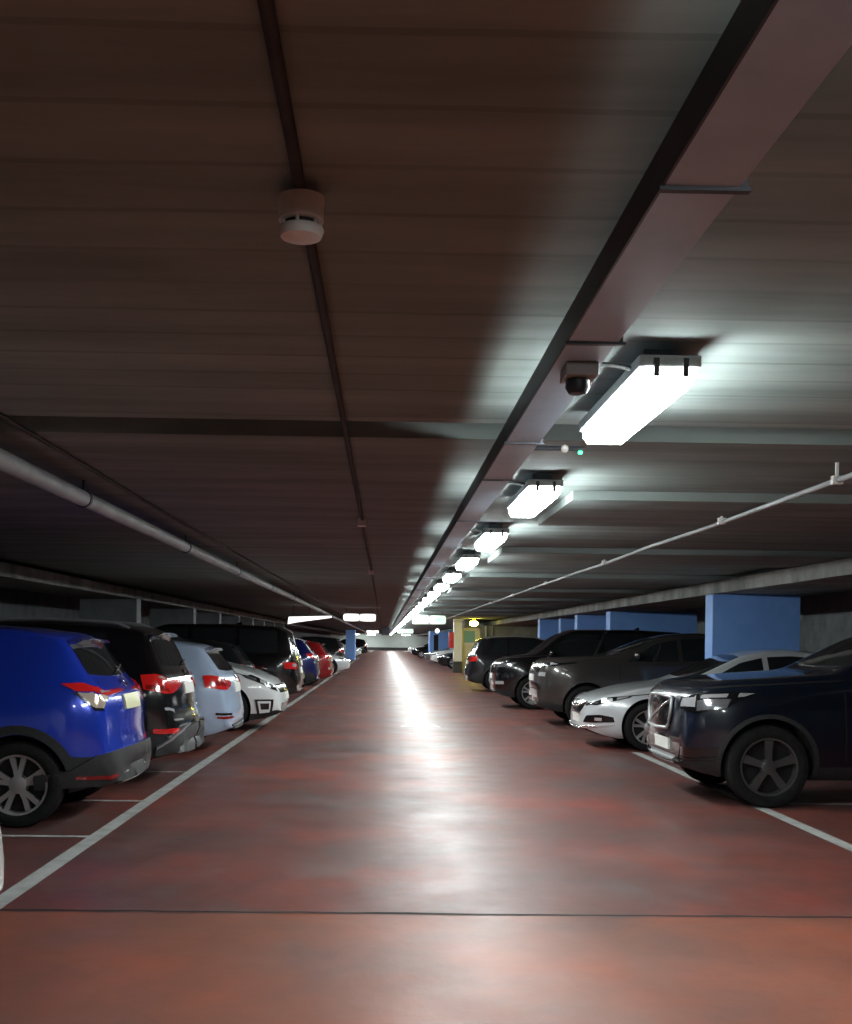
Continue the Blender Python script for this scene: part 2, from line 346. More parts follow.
def build_services():
    # motion sensor box on the tray with a flex to the first lamp
    r = tag(empty('sensor_box', (.65, 3.75, 2.447)), 'small dark sensor box fixed under the cable tray near the first lamp', 'sensor')
    obj('case', boxes((-.05, .06, -.07, .07, -.045, -.0003), bev=.004), M['housing'], r)
    bm = bmesh.new(); lathe(bm, [(.02, -.045), (.04, -.05), (.042, -.075), (.03, -.095), (.01, -.1)], 20)
    obj('sensor_head', bm, M['dark_steel'], r, smooth=40)
    def flex(y, label, y2=None):
        bm = bmesh.new(); tube(bm, [(.728, y, 2.50), (.775, y, 2.52), (.83, y, 2.515), (.887, y, 2.505)], .009, 8)
        tag(obj('lamp_cable', bm, M['clip'], smooth=50), label, 'cable')
    flex(4.0, 'black cable crossing from the tray to the nearest ceiling lamp')
    flex(7.0, 'black cable crossing from the tray to the second ceiling lamp')
    flex(10.0, 'black cable crossing from the tray to the third ceiling lamp')
    # little indicator with a green light between first and second lamp
    r = tag(empty('indicator_light', (.90, 5.55, 2.485)), 'small bay indicator with a tiny green light between two ceiling lamps', 'indicator')
    bm = bmesh.new(); tube(bm, [(-.1765, 0, 0), (.10, 0, 0)], .012, 8); obj('stem', bm, M['dark_steel'], r)
    bm = bmesh.new(); lathe(bm, [(.008, .018), (.02, .008), (.022, -.006), (.012, -.02), (.002, -.022)], 16); obj('cap', bm, M['white_plastic'], r, smooth=40)
    o = obj('green_lens', boxes((.07, .09, -.010, .010, -.028, -.012), bev=.004), M['led_green'], r)
    # conduit and smoke detector over the left of the lane
    bm = bmesh.new(); tube(bm, [(-.21, Y0 + .1, CEIL - .016)] + [(-.21 + random.uniform(-.006, .006), y * 1., CEIL - .016) for y in range(-5, 84, 3)], .014, 10)
    c = tag(empty('conduit'), 'thin dusty conduit along the ceiling carrying the smoke detector', 'conduit'); obj('pipe_run', bm, M['brown_pipe'], c, smooth=50)
    r = tag(empty('smoke_detector', (-.21, 2.62, CEIL - .03)), 'white round smoke detector hanging under the thin ceiling conduit', 'smoke detector')
    bm = bmesh.new(); lathe(bm, [(.056, 0), (.056, -.012), (.054, -.02), (.054, -.055), (.048, -.058)], 28); obj('base', bm, M['white_plastic'], r, smooth=40)
    bm = bmesh.new(); lathe(bm, [(.040, -.056), (.040, -.072)], 28); obj('chamber', bm, M['clip'], r, smooth=40)
    for k in range(6):
        a = k * PI / 3 + .4
        bm = bmesh.new(); tube(bm, [(.045 * math.cos(a), .045 * math.sin(a), -.056), (.045 * math.cos(a), .045 * math.sin(a), -.074)], .005, 6); obj('rib', bm, M['white_plastic'], r)
    bm = bmesh.new(); lathe(bm, [(.053, -.071), (.055, -.078), (.048, -.094), (.03, -.099), (.002, -.1)], 28); obj('cap', bm, M['white_plastic'], r, smooth=40)
    for y in (9.7, 16.7): obj('junction_box', boxes((-.25, -.17, y - .05, y + .05, CEIL - .075, CEIL - .001), bev=.008), M['white_plastic'], c)
    # left water pipe with hangers
    r = tag(empty('water_pipe', (-2.08, 0, 2.45)), 'thick grey pipe running along the ceiling above the left parking line', 'pipe')
    bm = bmesh.new(); tube(bm, [(0, Y0 + .1, 0), (0, 150, 0)], .055, 16); obj('pipe_run', bm, M['pipe'], r, smooth=50)
    for y in (4.2, 7.6, 11.5, 15.5, 20., 25., 30., 36., 42., 50.):
        bm = bmesh.new(); lathe(bm, [(.062, -.02), (.062, .02)], 16, 'y', (0, y, 0)); box(bm, -.008, .008, y - .008, y + .008, .06, CEIL - 2.451); obj('hanger', bm, M['dark_steel'], r)
    bm = bmesh.new(); tube(bm, [(-1.86, Y0 + .1, CEIL - .014), (-1.86, 4, CEIL - .014), (-1.89, 9.6, CEIL - .014), (-1.82, 19, CEIL - .014), (-1.86, 82, CEIL - .014)], .013, 8)
    tag(obj('conduit', bm, M['brown_pipe'], smooth=50), 'thin dark conduit on the ceiling beside the thick grey pipe', 'conduit')
    # right conduit
    r = tag(empty('conduit', (2.64, 0, 2.47)), 'thin pale conduit hung under the ceiling over the right row of cars', 'conduit')
    bm = bmesh.new(); tube(bm, [(0, Y0 + .1, 0)] + [(random.uniform(-.012, .012), y, random.uniform(-.008, .006)) for y in range(-5, 62, 2)], .017, 10); obj('pipe_run', bm, M['pipe'], r, smooth=50)
    for y, t in ((3.6, CEIL - .001), (6.4, CEIL - .001), (8.6, 2.515), (13.2, 2.515), (18., 2.515), (22.7, 2.515), (27.4, 2.515)):
        t -= .001
        obj('clamp', boxes((-.03, .03, y - .02, y + .02, -.02, .03), (-.008, .008, y - .008, y + .008, .02, t - 2.47)), M['white_plastic'], r)
build_services()

# ------------------------------------------------------------------ far signs, lobby and end-of-hall things
def sign(x0, x1, y, z0, z1, label, green=True):
    r = tag(empty('hanging_sign', ((x0 + x1) / 2, y, (z0 + z1) / 2)), label, 'sign')
    w, h = (x1 - x0) / 2, (z1 - z0) / 2
    obj('case', boxes((-w, w, -.05, .05, -h, h), bev=.02), M['housing'], r)
    bm = bmesh.new()
    for s in (-1, 1):
        c = s * w * .5; n = 20; pts = []
        for k in range(n):
            a = 2 * PI * k / n; ca, sa = math.cos(a), math.sin(a)
            pts.append(bm.verts.new((c + w * .49 * math.copysign(abs(ca) ** .45, ca), -.056, h * .88 * math.copysign(abs(sa) ** .45, sa))))
        bm.faces.new(pts)
    obj('lit_panel', bm, M['sign_pale' if green else 'sign_white'], r)
    if green:
        bm = bmesh.new()
        for s in (-1, 1):
            c = s * w * .5; box(bm, c - w * .22, c + w * .2, -.062, -.058, -h * .45, h * .4)
        obj('green_field', bm, M['sign_green'], r)
    for s in (-1, 1):
        bm = bmesh.new(); tube(bm, [(s * w * .8, 0, h), (s * w * .8, 0, CEIL - (z0 + z1) / 2 - .001)], .012, 8); obj('hanger', bm, M['dark_steel'], r)
sign(.95, 2.1, 37.4, 2.07, 2.40, 'pale green lit exit sign over the right of the lane, larger of two')
sign(1.05, 2.4, 90, 2.1, 2.52, 'smaller far green lit sign hanging beside the end of the lamp line')
sign(-1.38, -.28, 37, 2.13, 2.41, 'white lit sign hanging over the left of the lane', green=False)
sign(-1.7, -.5, 106, 2.2, 2.5, 'small far white lit sign close to the end wall', green=False)

def build_lobby():
    x0, yF = 3.42, 53.
    struct('wall_lobby', boxes((3.9, XR, yF + .3, yF + 6, 0, 2.3), (x0 + .5, 4.2, yF + .3, yF + 6, 2.3, CEIL)), M['concrete'])
    r = tag(empty('lobby_pillar', (x0 + .15, yF, 0)), 'white corner pillar with a dark foot beside the cream lobby door', 'pillar')
    obj('shaft', boxes((-.2, .2, 0, .6, .55, CEIL)), M['white_plastic'], r)
    obj('foot', boxes((-.21, .21, -.01, .61, 0, .55)), M['dark_concrete'], r)
    r = tag(empty('fire_cabinet', (x0 - .15, yF, 1.2)), 'red fire cabinet on the side of the white lobby pillar', 'fire cabinet')
    obj('case', boxes((-.13, .1, 0, .4, 0, .75)), M['red'], r)
    obj('handle', boxes((-.06, -.03, -.02, 0, .3, .45)), M['chrome'], r)
    r = tag(empty('door_1', (0, yF + .28, 0)), kind='structure')
    obj('door_leaf', boxes((3.78, 4.58, -.04, .01, .01, 2.1)), M['door_cream'], r)
    obj('door_frame', boxes((3.70, 3.78, -.06, .02, 0, 2.149), (4.58, 4.66, -.06, .02, 0, 2.18), (3.70, 4.66, -.06, .02, 2.1, 2.18)), M['door_cream'], r)
    obj('door_handle', boxes((4.46, 4.54, -.09, -.04, 1.0, 1.04)), M['dark_steel'], r)
    r = tag(empty('poster', (4.14, yF + .235, 1.75)), 'teal notice poster on the cream lobby door', 'poster')
    obj('sheet', boxes((-.26, .26, -.008, 0, -.28, .28)), M['teal'], r)
    obj('paper_strip', boxes((-.26, .3, -.010, 0, -.42, -.30)), M['paper'], r)
    # yellow beacon
    r = tag(empty('yellow_lamp', (4.12, yF - 2.5, 2.36)), 'glowing yellow lamp hanging above the cream lobby door', 'lamp')
    bm = bmesh.new(); tube(bm, [(0, 0, .08), (0, 0, CEIL - 2.36 - .0003)], .07, 12); obj('bracket', bm, M['yellow'], r)
    bm = bmesh.new(); lathe(bm, [(.06, .1), (.17, .08), (.2, 0), (.17, -.09), (.08, -.13), (.01, -.14)], 20); obj('globe', bm, M['globe'], r, smooth=60)
    # grey downpipes at the door side
    for x, l in ((4.95, 'grey pipe upright against the wall right of the cream lobby door'), (5.25, 'slim pale pipe farther right of the cream lobby door')):
        bm = bmesh.new(); tube(bm, [(x, yF + .2, 0), (x, yF + .2, 2.29)], .07 if x < 5 else .04, 10); tag(obj('wall_pipe', bm, M['pipe'], smooth=50), l, 'pipe')
    # blue core farther on, with a dark doorway
    r = tag(empty('blue_core', (4.3, 85, 0)), 'far blue painted wall block beyond the white lobby pillar', 'wall block')
    obj('block', boxes((-.75, 1.2, 0, 3., 0, 2.309)), M['blue_wall'], r)
    obj('doorway', boxes((-.45, -.1, -.03, 0, .01, 2.0)), M['joint'], r)
    r = tag(empty('blue_core', (-2.65, 85, 0)), 'narrow blue painted block at the far end of the left row', 'wall block')
    obj('block', boxes((-.3, .4, 0, 2.5, 0, 2.309)), M['blue_wall'], r)
    r = tag(empty('wall_globe', (4.02, 83, 2.3)), 'small round white light in front of the far blue block', 'lamp')
    bm = bmesh.new(); lathe(bm, [(.02, .18), (.13, .13), (.18, 0), (.13, -.13), (.02, -.18)], 16); obj('globe', bm, M['sign_white'], r, smooth=60)
    bm = bmesh.new(); tube(bm, [(0, 0, .17), (0, 0, CEIL - 2.3 - .001)], .02, 8); obj('stem', bm, M['dark_steel'], r)
    # dark hanging box near the end of the lane
    r = tag(empty('hanging_box', (.1, 82, 2.3)), 'dark box hanging from the ceiling at the far end of the lane', 'hanging box')
    obj('case', boxes((-.3, .3, -.1, .1, -.38, .2), bev=.02), M['dark_steel'], r)
    bm = bmesh.new(); tube(bm, [(0, 0, .2), (0, 0, CEIL - 2.301)], .03, 8); obj('stem', bm, M['dark_steel'], r)
    # glowing wedge made up for a bright patch above the left row
    r = tag(empty('bright_wedge', (-2.85, 34.4, 2.1)), 'made-up glowing wedge for a bright patch over the dark cars of the left row', 'lamp')
    bm = bmesh.new()
    pr = [(-.16, -.12), (-.13, .11), (1.2, .155), (1.2, .10), (.1, -.06)]
    A = [bm.verts.new((x, -.05, zz)) for x, zz in pr]; B = [bm.verts.new((x, .05, zz)) for x, zz in pr]
    bm.faces.new(A); bm.faces.new(B[::-1])
    for k in range(5): bm.faces.new((A[k], A[(k + 1) % 5], B[(k + 1) % 5], B[k]))
    obj('wedge_glow', bm, M['sign_white'], r)
    for x in (0., .5):
        bm = bmesh.new(); tube(bm, [(x, 0, .1), (x, 0, CEIL - 2.101)], .012, 8); obj('hanger', bm, M['dark_steel'], r)
build_lobby()

# ------------------------------------------------------------------ cars
def lerp(a, b, t): return a + (b - a) * t
def clamp(x, a=0., b=1.): return max(a, min(b, x))
def resample(pts, n):
    pts = [Vector(p) for p in pts]
    d = [0.]
    for a, b in zip(pts, pts[1:]): d.append(d[-1] + (b - a).length)
    out = []; j = 0
    for i in range(n):
        t = d[-1] * i / (n - 1)
        while j < len(pts) - 2 and t > d[j + 1]: j += 1
        s = d[j + 1] - d[j]
        out.append(pts[j].lerp(pts[j + 1], (t - d[j]) / s if s > 1e-9 else 0))
    return out

class Car:
    def __init__(s, **k):
        s.__dict__.update(dict(gc=.19, cf=.3, cfx=.7, cr=.24, crx=.55, bowf=.13, bowr=.11, roofr=.70, clad=0, arch=1.13, N=84, K=3, ring=0., belt_kick=0., flare=.018, rimspokes=5, rimm='rim', rr_dx=0.))
        s.__dict__.update(k)
        # smooth top profile sampled by arc length
        fine = resample([(x, 0, z) for x, z in s.prof], 500)
        sm = []
        w = s.__dict__.get('smooth', 9)
        for i in range(500):
            r = min(w, i, 499 - i)
            seg = fine[i - r:i + r + 1]; v = Vector((0, 0, 0))
            for q in seg: v += q
            sm.append(v / len(seg))
        s.top = sm
        s.st = resample(sm, s.N)
    def zt(s, x):
        t = s.top
        lo, hi = 0, len(t) - 1
        while hi - lo > 1:
            m = (lo + hi) // 2
            if t[m].x <= x: lo = m
            else: hi = m
        d = t[hi].x - t[lo].x
        return lerp(t[lo].z, t[hi].z, clamp((x - t[lo].x) / d) if d > 1e-9 else 0)
    def belt(s, x):
        return lerp(s.bz[0], s.bz[1], clamp(x / s.L))
    def plan(s, x):
        def ins(d, c, cx):
            if d >= cx: return 0.
            u = min(1., 1 - d / cx)
            return c * (1 - (1 - u ** 2.2) ** (1 / 2.2))
        w = s.W / 2 - ins(x, s.cf, s.cfx) - ins(s.L - x, s.cr, s.crx)
        for xw in (s.fo, s.fo + s.wb):
            w += s.flare * math.exp(-((x - xw) / .42) ** 2) - s.flare * .6
        return w
    def zl(s, x):
        z = s.gc
        if x < .5: z += .14 * (1 - x / .5) ** 2
        if s.L - x < .5: z += .12 * (1 - (s.L - x) / .5) ** 2
        return z
    def section(s, x, zt):
        w = s.plan(x); zl = s.zl(x); zt = max(zt, zl + .1)
        zb = s.belt(x)
        zsh = min(zb, zt - .055) if zt < zb + .12 else zb
        if zb - .1 < zt < zb + .12:
            zsh = min(zb, zt - lerp(.055, .12, clamp((zt - zb + .065) / .185)))
        zsh = max(zsh, zl + .05)
        g = clamp((zt - zb) / max(.05, s.H - zb))
        h = zsh - zl
        wt = lerp(w * .93, w * s.roofr, g ** .8)
        rt = min(.03 + .06 * g, (zt - zsh) * .8)
        cp = [(0, zl), (w * .6, zl), (w * .87, zl + .008), (w * .955, zl + .16 * h), (w * .99, zl + .34 * h), (w, zl + .56 * h), (w * .992, zl + .8 * h), (w * .965, zl + .94 * h), (w * .94, zsh + .01),
              (lerp(w * .94, wt, .5) + .012 * g, lerp(zsh, zt - rt, .5)), (wt, zt - rt), (wt * .9, zt - rt * .3), (wt * .5, zt - .004), (0, zt)]
        out = [cp[0]]
        n = len(cp); K = s.K
        for i in range(n - 1):
            p0, p1, p2, p3 = (Vector((*cp[max(i - 1, 0)], 0)), Vector((*cp[i], 0)), Vector((*cp[i + 1], 0)), Vector((*cp[min(i + 2, n - 1)], 0)))
            for k in range(1, K + 1):
                t = k / K
                if i in (0, 1): q = p1.lerp(p2, t)
                else:
                    q = .5 * ((2 * p1) + (p2 - p0) * t + (2 * p0 - 5 * p1 + 4 * p2 - p3) * t * t + (3 * p1 - p0 - 3 * p2 + p3) * t ** 3)
                    q = q.lerp(p1.lerp(p2, t), .35)
                out.append((max(0, q.x) if not (i == n - 2 and k == K) else 0., q.y))
        return out
    def shell(s):
        bm = bmesh.new(); rings = []
        for p in s.st:
            half = s.section(p.x, p.z)
            kf, kr = clamp(1 - p.x / .9), clamp(1 - (s.L - p.x) / .9)
            def bx(y): return p.x + (s.bowf * kf * kf * (3 - 2 * kf) - s.bowr * kr * kr * (3 - 2 * kr)) * (2 * y / s.W) ** 2
            ring = [bm.verts.new((bx(y), -y, z)) for y, z in half] + [bm.verts.new((bx(y), y, z)) for y, z in half[-2:0:-1]]
            rings.append(ring)
        n = len(rings[0]); nh = (n // 2)
        for a, c in zip(rings, rings[1:]):
            for k in range(n):
                f = bm.faces.new((a[k], c[k], c[(k + 1) % n], a[(k + 1) % n]))
                kk = k if k < nh else n - 1 - k
                f.material_index = 1 if kk < max(s.clad * s.K, 2 * s.K) else 0
        for rg, rev in ((rings[0], False), (rings[-1], True)):
            m = [Vector((0, 0, 0))]
            # end cap as strips across so the lower part can take the cladding colour
            for k in range(nh):
                j = (n - k) % n; j2 = n - k - 1
                vs = [rg[k], rg[k + 1]] + ([rg[j2]] if j2 != k + 1 else []) + ([rg[j]] if j != k else [])
                try:
                    f = bm.faces.new(vs); f.material_index = 1 if k < max(s.clad * s.K, 2 * s.K) else 0
                except ValueError: pass
        bmesh.ops.recalc_face_normals(bm, faces=bm.faces)
        if bm.calc_volume(signed=True) < 0: bmesh.ops.reverse_faces(bm, faces=bm.faces)
        return bm
    # --- projecting patches on the shell
    def P(s, end, p, z, side=-1):
        """a point near the skin: end 'f'/'r', p = distance round the corner along the side (negative: across the end face)"""
        if p >= 0: x, y = p, s.plan(p if end == 'f' else s.L - p)
        else:
            x = 0.; w0 = s.plan(0 if end == 'f' else s.L)
            y = w0 + p
        if end == 'r': x = s.L - x
        return Vector((x, side * y, z))
    def proj(s, q, mode):
        if mode == 'near':
            loc, nor, _, _ = s.bvh.find_nearest(q)
        elif mode == 'y':
            sg = -1 if q.y < 0 else 1
            loc, nor, _, _ = s.bvh.ray_cast(Vector((q.x, sg * 3, q.z)), Vector((0, -sg, 0)))
        else:
            d = 1 if mode == 'f' else -1
            loc, nor, _, _ = s.bvh.ray_cast(Vector((-2 if d > 0 else s.L + 2, q.y, q.z)), Vector((d, 0, 0)))
        if loc is None: loc, nor, _, _ = s.bvh.find_nearest(q)
        return loc, nor
    def patch(s, name, m, rows, parent, mode='near', off=.006, nu=14, nv=6, label=None, sub=8.):
        rows = [resample(r, nu) for r in rows]
        bm = bmesh.new(); G = []
        cols = [resample([r[i] for r in rows], nv) for i in range(nu)]
        low = []
        for c in cols:
            a, b = [], []
            for q in c:
                l, nn = s.proj(q, mode); a.append(bm.verts.new(l + nn * off)); b.append(bm.verts.new(l - nn * .004))
            G.append(a); low.append(b)
        for i in range(nu - 1):
            for j in range(nv - 1): bm.faces.new((G[i][j], G[i + 1][j], G[i + 1][j + 1], G[i][j + 1]))
        rim = [(i, 0) for i in range(nu)] + [(nu - 1, j) for j in range(1, nv)] + [(i, nv - 1) for i in range(nu - 2, -1, -1)] + [(0, j) for j in range(nv - 2, 0, -1)]
        for (a, b), (c, d) in zip(rim, rim[1:] + rim[:1]):
            bm.faces.new((G[a][b], low[a][b], low[c][d], G[c][d]))
        for a in range(nu):
            for b in range(nv):
                if not low[a][b].link_faces: bm.verts.remove(low[a][b])
        bmesh.ops.remove_doubles(bm, verts=bm.verts, dist=1e-5)
        o = obj(name, bm, m, parent, smooth=38)
        if label: o['label'] = label
        return o
    def seam(s, bm, pts, w=.006, mode='y', side=-1, n=24):
        pts = resample([(x, side, z) for x, z in pts], n); prev = None
        for i, q in enumerate(pts):
            t = (pts[min(i + 1, n - 1)] - pts[max(i - 1, 0)]).normalized(); u = Vector((-t.z, 0, t.x)) * w
            l1, n1 = s.proj(q + u, mode); l2, n2 = s.proj(q - u, mode)
            a, b = bm.verts.new(l1 + n1 * .003), bm.verts.new(l2 + n2 * .003)
            if prev: bm.faces.new((prev[0], a, b, prev[1]))
            prev = (a, b)
    def plate(s, end, z, parent, m=None, h=.12, w=.52, off=.016):
        rows = [[Vector((0 if end == 'f' else s.L, y, zz)) for y in (-w / 2, 0, w / 2)] for zz in (z + h / 2, z - h / 2)]
        return s.patch('number_plate', m or M['plate'], rows, parent, mode=end, off=off, nu=5, nv=3)

WHEELS = {}
def wheel(R, wid, spokes, rim_m, double=True, n=40):
    key = (R, wid, spokes, rim_m.name, double, n)
    if key in WHEELS: return WHEELS[key]
    bm = bmesh.new(); w = wid / 2; ri = R * .70
    lathe(bm, [(ri, -w * .86), (ri + .02, -w * .98), (R * .88, -w), (R * .97, -w * .88), (R, -w * .6), (R, w * .6), (R * .97, w * .88), (R * .88, w), (ri + .02, w * .98), (ri, w * .86)], n, 'y', closed=True)
    lathe(bm, [(ri * .98, -w * .2), (ri * .98, -w * .16)], n, 'y', mi=1)
    t = bpy.data.meshes.new('tyre'); bmesh.ops.recalc_face_normals(bm, faces=bm.faces); bm.to_mesh(t); bm.free()
    t.materials.append(M['tyre']); t.materials.append(M['brake'])
    t.polygons.foreach_set('use_smooth', [True] * len(t.polygons)); t.set_sharp_from_angle(angle=math.radians(35))
    bm = bmesh.new()
    lathe(bm, [(ri * .93, -w * .80), (ri * .95, -w * .90), (ri * 1.015, -w * .92), (ri * 1.015, -w * .8), (ri * .98, -w * .1), (ri * .93, -w * .1)], n, 'y', closed=True)
    lathe(bm, [(.075, -w * .3), (.07, -w * .78), (.045, -w * .84), (.005, -w * .85)], 20, 'y')
    def spoke(a, da, w0, w1):
        c, sn = math.cos, math.sin
        A, B = a, a + da
        vs = []
        for r, ang, ww, d in ((.045, A, w0, .80), (ri * .5, lerp(A, B, .5), (w0 + w1) / 2 * .92, .74), (ri * .955, B, w1, .82)):
            for dd in (d, d - .3):
                for sgn in (-1, 1):
                    px, pz = r * c(ang) - sgn * ww * sn(ang), r * sn(ang) + sgn * ww * c(ang)
                    vs.append(bm.verts.new((px, -w * dd, pz)))
        for i in (0, 4):
            q = [vs[i], vs[i + 1], vs[i + 3], vs[i + 2]]; p = [vs[i + 4], vs[i + 5], vs[i + 7], vs[i + 6]]
            for k in range(4): bm.faces.new((q[k], q[(k + 1) % 4], p[(k + 1) % 4], p[k]))
    for k in range(spokes):
        a = 2 * PI * k / spokes + PI / 2
        if double:
            spoke(a - .12, -.10, .018, .021); spoke(a + .12, .10, .018, .021)
        else: spoke(a, 0, .030, .042)
    r = bpy.data.meshes.new('rim'); bmesh.ops.recalc_face_normals(bm, faces=bm.faces); bm.to_mesh(r); bm.free(); r.materials.append(rim_m)
    r.polygons.foreach_set('use_smooth', [True] * len(r.polygons)); r.set_sharp_from_angle(angle=math.radians(35))
    WHEELS[key] = (t, r); return t, r

def build_car(name, spec, label, x_end, yc, end, facing, paint, dec, group=None, detail=2, ang=0.):
    """end: which end is at the aisle ('f' or 'r'), facing: +1 car x axis along world +X (front towards -X), -1 reversed; x_end world X of that end"""
    s = Car(**spec)
    root = empty(name)
    tag(root, label, 'car', group)
    bm = s.shell(); s.bvh = BVHTree.FromBMesh(bm)
    me = bpy.data.meshes.new('car_body'); bm.to_mesh(me); bm.free()
    me.materials.append(M[paint]); me.materials.append(M['black_plastic']); me.materials.append(M['joint'])
    tmp = bpy.data.objects.new('tmp', me); C.objects.link(tmp)
    cb = bmesh.new(); R = s.wr * s.arch
    hub = [(s.fo, s.wr), (s.fo + s.wb, s.wr)]
    for hx, hz in hub:
        for sg in (-1, 1):
            ys = sorted((sg * (s.W / 2 - .34), sg * (s.W / 2 + .3)))
            lathe(cb, [(R, ys[0]), (R, ys[1])], 48, 'y', (hx, 0, hz + .015))
    bmesh.ops.recalc_face_normals(cb, faces=cb.faces)
    cm = bpy.data.meshes.new('cut'); cb.to_mesh(cm); cb.free()
    co = bpy.data.objects.new('cut', cm); C.objects.link(co)
    md = tmp.modifiers.new('b', 'BOOLEAN'); md.operation = 'DIFFERENCE'; md.solver = 'EXACT'; md.use_self = s.L == 4.9; md.object = co
    bpy.context.view_layer.update()
    ev = tmp.evaluated_get(bpy.context.evaluated_depsgraph_get())
    rb = bmesh.new(); rb.from_mesh(ev.to_mesh()); ev.to_mesh_clear()
    bpy.data.objects.remove(tmp); bpy.data.objects.remove(co); bpy.data.meshes.remove(cm); bpy.data.meshes.remove(me)
    for f in rb.faces:
        c = f.calc_center_median()
        for hx, hz in hub:
            if (c.x - hx) ** 2 + (c.z - hz - .015) ** 2 < (R + .004) ** 2 and abs(c.y) > s.W / 2 - .36 and (abs(f.normal.y) < .3 or abs(c.y) < s.W / 2 - .3): f.material_index = 2
    # split painted body and lower cladding / arch liners into two parts
    lb = rb.copy()
    bmesh.ops.delete(rb, geom=[f for f in rb.faces if f.material_index != 0], context='FACES')
    bmesh.ops.delete(lb, geom=[f for f in lb.faces if f.material_index == 0], context='FACES')
    for f in lb.faces: f.material_index -= 1
    def keep(nm, b, ms):
        m_ = bpy.data.meshes.new(nm); b.to_mesh(m_); b.free()
        for k in ms: m_.materials.append(k)
        m_.polygons.foreach_set('use_smooth', [True] * len(m_.polygons)); m_.set_sharp_from_angle(angle=math.radians(32))
        o = bpy.data.objects.new(nm, m_); C.objects.link(o); o.parent = root; return o
    body = keep('car_body', rb, [M[paint]])
    keep('lower_cladding' if s.clad > 2 else 'underbody', lb, [M['black_plastic'], M['joint']])
    # wheels
    tm, rm = wheel(s.wr, .225, s.rimspokes, M[s.rimm], s.__dict__.get('double', True), 40 if detail > 1 else 24)
    for hx, hz in hub:
        for sg in (-1, 1):
            t = bpy.data.objects.new('wheel', tm); C.objects.link(t); t.parent = root
            t.location = (hx, sg * (s.W / 2 - .125), hz); 
            if sg > 0: t.rotation_euler = (0, 0, PI)
            r = bpy.data.objects.new('rim', rm); C.objects.link(r); r.parent = t
            if detail > 1 and s.ring:
                rows = []
                for rr in (R + .004, R + s.ring):
                    rows.append([Vector((hx + rr * math.cos(a), sg, hz + .015 + rr * math.sin(a))) for a in [math.radians(k) for k in range(-14, 196, 6)]])
                s.patch('wheel_arch_trim', M['black_plastic'], rows, root, 'y', .008, nu=36, nv=3)
    # side glass
    for sg in (-1, 1):
        for a0, a1, sl0, sl1 in s.wins:
            top, bot = [], []
            for i in range(15):
                t = i / 14
                xb_ = lerp(a0, a1, t); zb_ = s.belt(xb_) + .035 + s.belt_kick * clamp((xb_ - s.L * .6) / (s.L * .3)) ** 2
                xt_ = lerp(a0 + sl0, a1 + sl1, t)
                zt_ = max(zb_ + .012, s.zt(xt_) - .105)
                bot.append(Vector((xb_, sg, zb_))); top.append(Vector((xt_, sg, zt_)))
            s.patch('side_window', M['glass'], [top, bot], root, 'y', .004, nu=15, nv=6)
    # windscreen and rear glass (y half widths at top / bottom, z)
    for nm, e, wt_, wb_, z1, z0 in (('windscreen', 'f', *s.ws), ('rear_window', 'r', *s.rw)):
        xx = 0 if e == 'f' else s.L
        top = [Vector((xx, k * wt_, z1 - .03 * abs(k) ** 3)) for k in (-1, -.9, -.5, 0, .5, .9, 1)]
        bot = [Vector((xx, k * wb_, z0 + .03 * abs(k) ** 3)) for k in (-1, -.9, -.5, 0, .5, .9, 1)]
        s.patch(nm, M['glass'], [top, bot], root, e, .005, nu=15, nv=7)
    if detail > 1:
        sb = bmesh.new()
        for sg in (-1, 1):
            for line in s.seams: s.seam(sb, line, side=sg)
        obj('door_seams', sb, M['joint'], root)
        for sg in (-1, 1):
            for hx, hz in s.handles:
                bmh = bmesh.new(); l, nn = s.proj(Vector((hx, sg, hz)), 'y')
                box(bmh, -.1, .1, -.012, .018, -.014, .014)
                bmesh.ops.bevel(bmh, geom=bmh.edges[:], offset=.008, segments=2, affect='EDGES')
                h = obj('door_handle', bmh, M[paint], root, smooth=40); h.location = l + nn * .012
    # mirrors
    if s.mirror:
        mx, mz = s.mirror
        for sg in (-1, 1):
            l, nn = s.proj(Vector((mx, sg, mz - .03)), 'y')
            bmm = bmesh.new(); bmesh.ops.create_uvsphere(bmm, u_segments=16, v_segments=10, radius=1)
            for v in bmm.verts:
                x, y, z_ = v.co; v.co = Vector((x * .075 if x < 0 else x * .03, y * .11, z_ * .072))
            mo = obj('side_mirror', bmm, M[s.__dict__.get('mirror_m', paint)], root, smooth=60); mo.location = (l.x, l.y + sg * .13, mz + .02)
            bms = bmesh.new(); tube(bms, [(l.x, l.y - sg * .02, mz - .03), (l.x, l.y + sg * .12, mz - .01)], .022, 8); obj('mirror_arm', bms, M['black_plastic'], root)
    if s.__dict__.get('rails'):
        x0, x1 = s.rails
        for sg in (-1, 1):
            pts = []
            for i in range(14):
                x = lerp(x0, x1, i / 13); yy = sg * s.W / 2 * s.roofr * .90
                hit = s.bvh.ray_cast(Vector((x, yy, 4)), Vector((0, 0, -1)))[0]
                pts.append((x, yy, hit.z + (.035 if 0 < i < 13 else .0)))
            bmr = bmesh.new(); tube(bmr, pts, .016, 8); obj('roof_rail', bmr, M[s.__dict__.get('rail_m', 'silver_trim')], root, smooth=60)
    if s.__dict__.get('fin'):
        hit = s.bvh.ray_cast(Vector((s.fin, 0, 4)), Vector((0, 0, -1)))[0]
        bmf = bmesh.new()
        vs = [bmf.verts.new((s.fin + a, b, hit.z + c)) for a, b, c in ((-.09, -.02, -.01), (-.09, .02, -.01), (.09, .025, -.01), (.09, -.025, -.01), (.06, -.006, .065), (.06, .006, .065))]
        for q in ((0, 1, 2, 3), (0, 3, 4), (1, 5, 2), (0, 4, 5, 1), (3, 2, 5, 4)): bmf.faces.new([vs[i] for i in q])
        obj('antenna_fin', bmf, M[paint], root)
